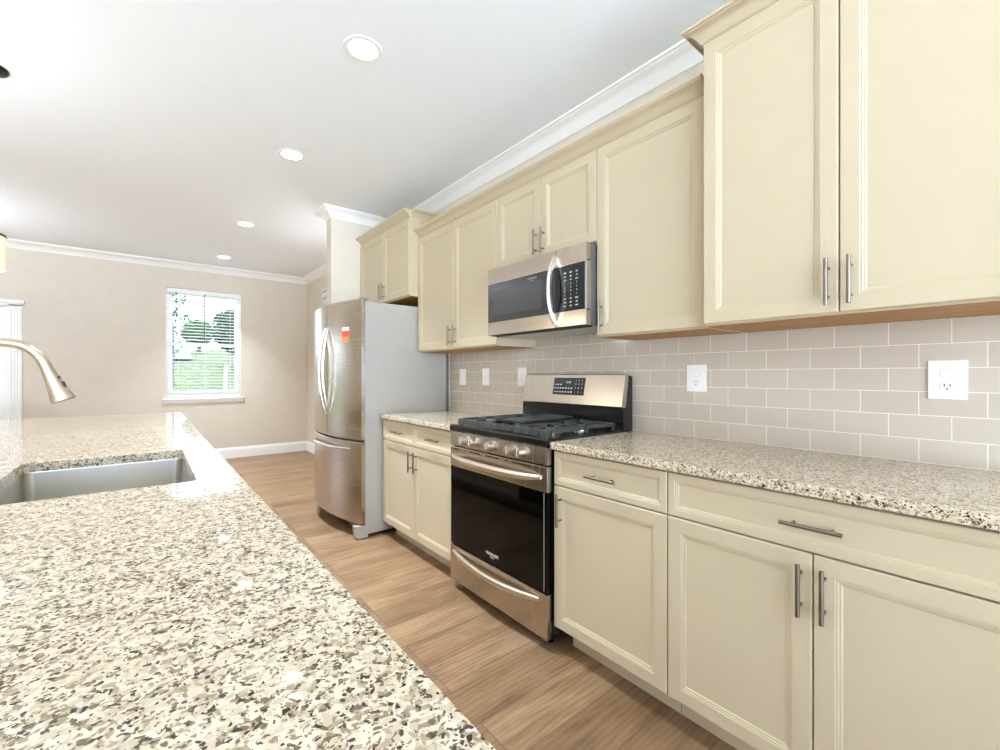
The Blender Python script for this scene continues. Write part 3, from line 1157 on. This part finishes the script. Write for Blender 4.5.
def strip(ya, yb, za, zb, off, name, mat, n=4):
    mb = MB()
    lo = []
    for q in range(n + 1):
        y = ya + (yb - ya) * q / n
        lo.append([sticker_pt(y, za, off), sticker_pt(y, zb, off), sticker_pt(y, zb, off - 0.0006), sticker_pt(y, za, off - 0.0006)])
    mb.loft(lo)
    return mb.build(name, mat, drr)


st = strip(3.262, 3.345, 1.540, 1.566, 0.0008, 'sticker_header', M['stickw'])
st = strip(3.255, 3.350, 1.494, 1.5395, 0.0008, 'sticker', M['red'])
st = strip(3.265, 3.340, 1.458, 1.4935, 0.0008, 'sticker_tail', M['orange'])

# ---------------------------------------------------------------- island
IX0, IX1, IY0, IY1 = -0.98, 0.212, -0.55, 4.26
SX0, SX1, SY0, SY1 = -0.313, 0.108, 1.462, 2.105
bm = bmesh.new()
outer = [bm.verts.new((x, y, CT)) for x, y in rrect(IX0, IX1, IY0, IY1, 0.02)]
inner = [bm.verts.new((x, y, CT)) for x, y in rrect(SX0, SX1, SY0, SY1, 0.014)]
ed = []
for lp in (outer, inner):
    for i in range(len(lp)):
        ed.append(bm.edges.new((lp[i], lp[(i + 1) % len(lp)])))
bmesh.ops.triangle_fill(bm, use_beauty=True, edges=ed)
ext = bmesh.ops.extrude_face_region(bm, geom=bm.faces[:])
for v in [e for e in ext['geom'] if isinstance(e, bmesh.types.BMVert)]:
    v.co.z = CB
bmesh.ops.recalc_face_normals(bm, faces=bm.faces)
rim = [e for e in bm.edges if len(e.link_faces) == 2 and abs(e.verts[0].co.z - CT) < 1e-5 and abs(e.verts[1].co.z - CT) < 1e-5
       and e.calc_face_angle(0) > 1.0]
bmesh.ops.bevel(bm, geom=rim, offset=0.0035, segments=2, affect='EDGES', profile=0.5)
mb = MB()
mb.join(bm)
tag(mb.build('island_countertop', M['granite'], None, smooth=40, loc=(-0.4, 1.85, CB)),
    'big speckled granite island countertop with a cut-out for the sink', 'countertop')

isl = thing('island_cabinet', 'cream island base cabinet carrying the big granite island top', 'cabinet', (-0.2, 1.85, 0))
mb = MB()
mb.box(-0.58, 0.155, -0.50, SY0 - 0.06, 0.114, CB - 0.001)
mb.box(-0.58, 0.155, 2.86, 4.21, 0.114, CB - 0.001)
mb.box(-0.58, -0.50, SY0 - 0.06, 2.86, 0.114, CB - 0.001)
mb.box(0.130, 0.155, SY0 - 0.06, 2.235, 0.114, CB - 0.001)
mb.build('body', M['cab'], isl)
MB().box(-0.55, 0.08, -0.46, 4.18, 0, 0.1135).build('toe_kick', M['cab'], isl)


def rings_px(y0, y1, z0, z1, xf, rings, back):
    mb = MB()

    def R(i, x):
        return [(x, y0 + i, z0 + i), (x, y1 - i, z0 + i), (x, y1 - i, z1 - i), (x, y0 + i, z1 - i)]
    mb.loft([R(0, xf - back)] + [R(i, xf - d) for i, d in rings])
    return mb


for a, b, hy in ((3.54, 4.205, 3.58), (2.865, 3.537, 3.50), (1.84, 2.23, 1.88), (1.405, 1.837, 1.80), (0.75, 1.40, 0.79), (0.10, 0.747, 0.70), (-0.49, 0.097, 0.05)):
    o = rings_px(a + G, b - G, 0.117, CB - 0.008, 0.1755, DOOR, 0.0195).build('door', M['cab'], isl, smooth=20)
    mb = MB()
    mb.tube([(0.2055, hy, 0.70), (0.2055, hy, 0.84)], 0.0055, 12)
    for z in (0.727, 0.813):
        mb.tube([(0.2055, hy, z), (0.1757, hy, z)], 0.004, 8)
    mb.build('handle', M['nickel'], o)
dw = thing('dishwasher', 'black dishwasher built into the island beside the sink', 'dishwasher', (-0.15, 2.55, 0))
MB().box(-0.45, 0.150, 2.245, 2.850, 0.12, CB - 0.004).build('tub', M['blackm'], dw)
MB().box(0.1505, 0.178, 2.247, 2.848, 0.13, CB - 0.012, 0.005).build('door', M['black'], dw)
mb = MB()
mb.tube([(0.205, 2.29, 0.80), (0.205, 2.80, 0.80)], 0.009, 12)
for y in (2.31, 2.78):
    mb.tube([(0.205, y, 0.80), (0.1785, y, 0.80)], 0.006, 8)
mb.build('handle', M['black'], dw)

# undermount sink
sk = thing('sink', 'stainless undermount sink set into the granite island', 'sink', (-0.1, 1.78, 0.66))
mb = MB()
t_ = 0.003
lo = [[(x, y, CB - 0.0005) for x, y in rrect(SX0 - 0.02, SX1 + 0.02, SY0 - 0.02, SY1 + 0.02, 0.03)],
      [(x, y, CB - 0.0005) for x, y in rrect(SX0 - t_, SX1 + t_, SY0 - t_, SY1 + t_, 0.026)],
      [(x, y, CB - 0.004) for x, y in rrect(SX0 - t_ + 0.001, SX1 + t_ - 0.001, SY0 - t_ + 0.001, SY1 + t_ - 0.001, 0.026)],
      [(x, y, 0.70) for x, y in rrect(SX0 + 0.004, SX1 - 0.004, SY0 + 0.004, SY1 - 0.004, 0.026)],
      [(x, y, 0.683) for x, y in rrect(SX0 + 0.010, SX1 - 0.010, SY0 + 0.010, SY1 - 0.010, 0.026)],
      [(x, y, 0.676) for x, y in rrect(SX0 + 0.026, SX1 - 0.026, SY0 + 0.026, SY1 - 0.026, 0.026)],
      [(x, y, 0.672) for x, y in rrect(SX0 + 0.16, SX1 - 0.16, SY0 + 0.25, SY1 - 0.25, 0.026)]]
mb.loft(lo, True, False, True)
ob = mb.build('bowl', M['sink'], sk, smooth=50)
sol = ob.modifiers.new('wall', 'SOLIDIFY')
sol.thickness = 0.0015
sol.offset = 0
MB().lathe([(0.042, 0.0), (0.044, 0.003), (0.036, 0.004), (0.030, 0.001)], (-0.10, 1.78, 0.673), 'Z', 28).build('drain', M['chrome'], sk)

# pull-down faucet behind the sink
fy = 1.83
fc = thing('faucet', 'champagne nickel pull-down faucet arching over the island sink', 'faucet', (-0.425, fy, CT))
mb = MB()
mb.lathe([(0.029, 0.0005), (0.029, 0.006), (0.024, 0.010), (0.021, 0.014), (0.0205, 0.075), (0.017, 0.085)], (-0.425, fy, CT), 'Z', 28)
mb.build('base', M['faucet'], fc)
FP = [(-0.425, 0.99), (-0.425, 1.05), (-0.425, 1.11), (-0.4245, 1.165), (-0.418, 1.215), (-0.402, 1.254), (-0.376, 1.281), (-0.346, 1.293),
      (-0.316, 1.2955), (-0.288, 1.2925), (-0.262, 1.281), (-0.241, 1.2575), (-0.229, 1.233), (-0.2235, 1.217)]
pts = []
for i in range(len(FP) - 1):
    p0 = Vector(FP[max(0, i - 1)])
    p1, p2 = Vector(FP[i]), Vector(FP[i + 1])
    p3 = Vector(FP[min(len(FP) - 1, i + 2)])
    for q in range(5):
        u = q / 5
        v = 0.5 * (2 * p1 + (p2 - p0) * u + (2 * p0 - 5 * p1 + 4 * p2 - p3) * u * u + (3 * p1 - p0 - 3 * p2 + p3) * u ** 3)
        pts.append((v.x, fy, v.y))
pts.append((FP[-1][0], fy, FP[-1][1]))
MB().tube(pts, [0.0118 + 0.0030 * max(0, (i - len(pts) * 0.6) / (len(pts) * 0.4)) for i in range(len(pts))], 18).build('spout', M['faucet'], fc)
e = Vector(pts[-1])
d = Vector((0.350, 0, -0.937)).normalized()
hp = [e - d * 0.002, e + d * 0.004, e + d * 0.03, e + d * 0.06, e + d * 0.080, e + d * 0.092, e + d * 0.096]
hd = MB().tube(hp, [0.0148, 0.0155, 0.0178, 0.0225, 0.0262, 0.0285, 0.0262], 24).build('spray_head', M['faucet'], fc)
view = Vector((0.84, -0.50, 0.25)).normalized()
for t, L, r in ((0.026, 0.006, 0.0042), (0.050, 0.018, 0.0042)):
    c = e + d * t
    rad = 0.0168 + 0.15 * max(0, t - 0.02)
    n_ = (view - d * view.dot(d)).normalized()
    c = c + n_ * rad
    MB().tube([c - d * L * 0.5, c + d * L * 0.5], r, 10).build('spray_button', M['slot'], hd)
mb = MB()
mb.tube([(-0.425, fy + 0.018, CT + 0.05), (-0.425, fy + 0.045, CT + 0.052), (-0.425, fy + 0.095, CT + 0.085)], [0.011, 0.010, 0.006], 12)
mb.build('lever', M['faucet'], fc)

# ---------------------------------------------------------------- outlets, switches, vent
def plate(name, label, cat, y, z, wd, ht, kind, group=None):
    t = thing(name, label, cat, (XW, y, z))
    MB().box(XW - 0.006, XW - 0.0003, y - wd / 2, y + wd / 2, z - ht / 2, z + ht / 2, 0.0028).build('cover_plate', M['plate'], t)
    if kind == 'outlet':
        for s, b in ((1, 0), (-1, 1)):
            zz = z + s * 0.0195
            rc = MB()
            lp = []
            for q in range(24):
                a = 2 * PI * q / 24
                lp.append((max(-0.0172, min(0.0172, 0.0185 * math.cos(a))), 0.0145 * math.sin(a)))
            rc.loft([[(XW - 0.0060, y + u, zz + v) for u, v in lp], [(XW - 0.0082, y + u * 0.97, zz + v * 0.97) for u, v in lp]])
            r = rc.build('receptacle', M['plate'], t)
            mb = MB()
            # thin shadow gap round the receptacle
            mb.loft([[(XW - 0.0061, y + u * 1.05, zz + v * 1.05) for u, v in lp], [(XW - 0.0063, y + u * 1.05, zz + v * 1.05) for u, v in lp]])
            mb.build('gap_ring', M['midgrey'], t)
            if b:
                mb = MB()
                for dy, hh in ((-0.0065, 0.0042), (0.0065, 0.0048)):
                    mb.box(XW - 0.0086, XW - 0.0080, y + dy - 0.0013, y + dy + 0.0013, zz + 0.002 - hh, zz + 0.002 + hh)
                mb.lathe([(0.0026, -0.0086), (0.0026, -0.0080)], (XW, y, zz - 0.0095), 'X', 12)
                mb.build('slots', M['slot'], r)
    else:
        n = max(1, round(wd / 0.05) - 1) if wd > 0.1 else 1
        MB().box(XW - 0.0095, XW - 0.0055, y - 0.017, y + 0.017, z - 0.033, z + 0.033, 0.0015).build('rocker', M['plate'], t)
    return t


plate('wall_outlet', 'white duplex outlet on the backsplash just right of the range', 'outlet', 1.008, 1.190, 0.094, 0.126, 'outlet')
plate('wall_outlet', 'white duplex outlet far along the backsplash, under the tall deep cabinet', 'outlet', 0.186, 1.189, 0.090, 0.126, 'outlet')
plate('light_switch', 'white rocker switch on the backsplash next to the refrigerator', 'switch', 2.946, 1.190, 0.086, 0.128, 'switch')
plate('light_switch', 'white rocker switch on the backsplash, second from the refrigerator', 'switch', 2.637, 1.192, 0.080, 0.128, 'switch')
plate('wall_outlet', 'white duplex outlet half hidden behind the range backguard', 'outlet', 2.225, 1.192, 0.090, 0.130, 'outlet')

vt = thing('wall_vent', 'white vent grille with dark slots high on the wall beyond the refrigerator', 'vent', (XW, 6.45, 2.36))
MB().box(XW - 0.004, XW + 0.0075, 6.30, 6.60, 2.255, 2.455, 0.003).build('frame', M['plate'], vt)
for z in (2.30, 2.395):
    MB().box(XW - 0.0055, XW - 0.0042, 6.33, 6.57, z, z + 0.022).build('slot', M['midgrey'], vt)

# ---------------------------------------------------------------- lights
def lamp(parent, name, kind, energy, color, loc, size=None, spread=85, up=False):
    ld = bpy.data.lights.new(name, kind)
    ld.energy = energy
    ld.color = color
    if kind == 'AREA':
        ld.shape = 'DISK'
        ld.size = size
    elif size:
        ld.shadow_soft_size = size
    o = bpy.data.objects.new(name, ld)
    COL.objects.link(o)
    if kind == 'AREA':
        ld.spread = math.radians(spread)
    if up:
        o.rotation_euler = (PI, 0, 0)
    o.location = loc
    o.parent = parent
    return o


WARM = (0.88, 0.99, 1.12)
proto = thing('recessed_light', 'recessed ceiling light nearest the camera, largest of the row', 'ceiling light', (0.796, 2.009, ZC), 'recessed lights along the kitchen ceiling')
MB().lathe([(0.066, -0.004), (0.072, -0.006), (0.086, -0.004), (0.088, -0.0003), (0.066, -0.0003)], (0.796, 2.009, ZC), 'Z', 40, False, False).build('trim_ring', M['trim'], proto)
MB().lathe([(0.002, -0.0045), (0.050, -0.0045), (0.0655, -0.0030), (0.0655, -0.0005)], (0.796, 2.009, ZC), 'Z', 40, True, False).build('lens', M['lens'], proto)
lamp(proto, 'lamp', 'AREA', LAMP_W, WARM, (0, 0, -0.012), 0.12)
for y, lab in ((3.286, 'recessed ceiling light, second from the camera, level with the refrigerator'),
               (5.089, 'recessed ceiling light, third from the camera, past the short wall'),
               (6.68, 'recessed ceiling light farthest away, close to the window wall')):
    c = copy_tree(proto)
    c.location = (0.79, y, ZC)
    c['label'] = lab
# the same fitting added out of view left of the island as fill light
first = None
for x, y, lab in ((-2.3, 0.2, 'level with the camera'), (-2.3, 2.6, 'level with the range'), (-2.3, 5.0, 'level with the short wall')):
    c = copy_tree(proto if first is None else first)
    c.location = (x, y, ZC)
    c['label'] = 'unseen recessed ceiling light added over the open room, ' + lab
    c['group'] = 'unseen recessed lights added over the open room'
    if first is None:
        first = c
        for ch in c.children:
            if ch.type == 'LIGHT':
                ch.data = ch.data.copy()
                ch.data.energy = ROOM_FILL_W
                ch.data.spread = math.radians(150)

px, py_ = -0.612, 3.30
pd = thing('pendant_light', 'pendant light with lit opal glass shade over the island at the left frame edge', 'pendant light', (px, py_, ZC))
MB().lathe([(0.072, -0.0005), (0.072, -0.006), (0.066, -0.014), (0.040, -0.020), (0.012, -0.024), (0.008, -0.034)], (px, py_, ZC), 'Z', 36).build('canopy', M['bronze'], pd)
MB().tube([(px, py_, ZC - 0.03), (px, py_, 1.955)], 0.0055, 10).build('stem', M['bronze'], pd)
MB().lathe([(0.008, 0.065), (0.020, 0.060), (0.026, 0.030), (0.060, 0.012), (0.064, 0.002), (0.030, 0.0)], (px, py_, 1.900), 'Z', 32).build('cap', M['bronze'], pd)
sh = MB().lathe([(0.058, 0.165), (0.058, 0.0), (0.055, 0.0), (0.055, 0.165)], (px, py_, 1.734), 'Z', 36, False, False).build('shade', M['shade'], pd)
bb = MB().lathe([(0.004, -0.055), (0.020, -0.050), (0.028, -0.030), (0.026, -0.010), (0.014, 0.015), (0.013, 0.04)], (px, py_, 1.835), 'Z', 20).build('bulb', M['bulb'], pd)
lamp(pd, 'lamp', 'POINT', PEND_W, (1.0, 0.90, 0.76), (0, 0, 1.70 - ZC), 0.04)
for x, y, watts, lab in ((-1.35, 3.0, FILL_B_W, 'unseen bronze uplight added left of the island to brighten the ceiling'),
                         (1.76, 4.68, FILL_D_W, 'unseen bronze uplight added in the corner behind the short wall by the refrigerator'),
                         (-1.75, 6.0, FILL_C_W, 'unseen bronze uplight added near the glazed door to brighten the far ceiling')):
    fl = thing('added_uplight', lab, 'lamp', (x, y, 0))  # uplight added out of view to brighten the ceiling
    MB().lathe([(0.14, 0.0), (0.14, 0.012), (0.125, 0.022), (0.02, 0.03)], (x, y, 0), 'Z', 32).build('base', M['bronze'], fl)
    MB().tube([(x, y, 0.028), (x, y, 1.72)], 0.012, 14).build('pole', M['bronze'], fl)
    MB().lathe([(0.02, 1.70), (0.10, 1.725), (0.17, 1.77), (0.20, 1.82), (0.194, 1.82), (0.165, 1.776), (0.097, 1.731), (0.02, 1.708)], (x, y, 0), 'Z', 36, True, True).build('bowl', M['bronze'], fl)
    lamp(fl, 'lamp', 'AREA', watts, (0.92, 0.99, 1.09), (0, 0, 1.815), 0.34, 160, True)

# ---------------------------------------------------------------- outdoors beyond the far window
mb = MB()
rows = []
for yy, zz in ((YF + 0.3, -0.35), (12, -0.2), (20, 0.75), (30, 2.2), (42, 3.2), (70, 4.2)):
    rows.append([(x, yy, zz + 0.08 * math.sin(x * 0.7 + yy)) for x in range(-30, 31, 3)])
mb.loft(rows, False, False, False)
struct(mb.build('ground', M['lawn']))
mb = MB()
mb.loft([[(x, 28.0, 2.05) for x in (-14, -6, -1, 1.9)], [(x, 38.0, 2.95) for x in (-14, -6, -1, 2.4)]], False, False, False)
struct(mb.build('road', M['road']))


struct(MB().box(-5.5, -0.4, YF + 0.17, 11.5, -0.25, -0.06).build('floor_bounce_slab', M['bounce_slab']))  # pale slab added outside the glazed door to whiten its reflection


def tree(label, x, y, z, h, r, mat, sparse=0, seed=1):
    rnd = random.Random(seed)
    t = thing('tree', label, 'tree', (x, y, z))
    mb = MB()
    mb.tube([(x, y, z - 0.2), (x + 0.1, y, z + h * 0.4), (x, y, z + h * 0.85)], [0.16, 0.11, 0.03], 8)
    for q in range(7):
        a = rnd.random() * 2 * PI
        zz = z + h * (0.35 + 0.07 * q)
        mb.tube([(x, y, zz), (x + r * 0.7 * math.cos(a), y + r * 0.7 * math.sin(a), zz + h * 0.14)], [0.05, 0.012], 5)
    mb.build('trunk', M['bark'], t)
    mb = MB()
    n = 420 if sparse else 1500
    for q in range(n):
        while True:
            v = Vector((rnd.uniform(-1, 1), rnd.uniform(-1, 1), rnd.uniform(-1, 1)))
            if 0.25 < v.length < 1:
                break
        p = Vector((x + v.x * r, y + v.y * r, z + h * 0.62 + v.z * h * 0.40))
        s = rnd.uniform(0.06, 0.15) * (0.8 if sparse else 1.5)
        d1 = Vector((rnd.uniform(-1, 1), rnd.uniform(-1, 1), rnd.uniform(-1, 1))).normalized()
        d2 = d1.orthogonal().normalized()
        vs = [mb.bm.verts.new(p + d1 * s), mb.bm.verts.new(p + d2 * s * 0.6), mb.bm.verts.new(p - d1 * s), mb.bm.verts.new(p - d2 * s * 0.6)]
        mb.bm.faces.new(vs)
    mb.build('foliage', mat, t, smooth=0)
    return t


tree('dense green tree seen in the right half of the far window', 3.75, 26.0, 1.6, 3.0, 1.25, M['leafd'], 0, 3)
tree('thin young tree seen at the left edge of the far window', 0.62, 20.0, 0.7, 4.6, 0.7, M['leafl'], 1, 5)
tree('low bushy tree seen in the middle of the far window', 2.75, 36.0, 2.7, 2.2, 0.9, M['leafl'], 0, 9)
pl = MB()
pl.tube([(1.88, 16.0, 0.1), (1.95, 16.0, 1.50)], 0.05, 10)
pl.lathe([(0.055, 0.0), (0.06, 0.02), (0.03, 0.05)], (1.95, 16.0, 1.50), 'Z', 10)
tag(pl.build('garden_post', M['trim'], None, loc=(1.88, 16, 0.3)), 'slim white post standing on the lawn outside the window', 'post')
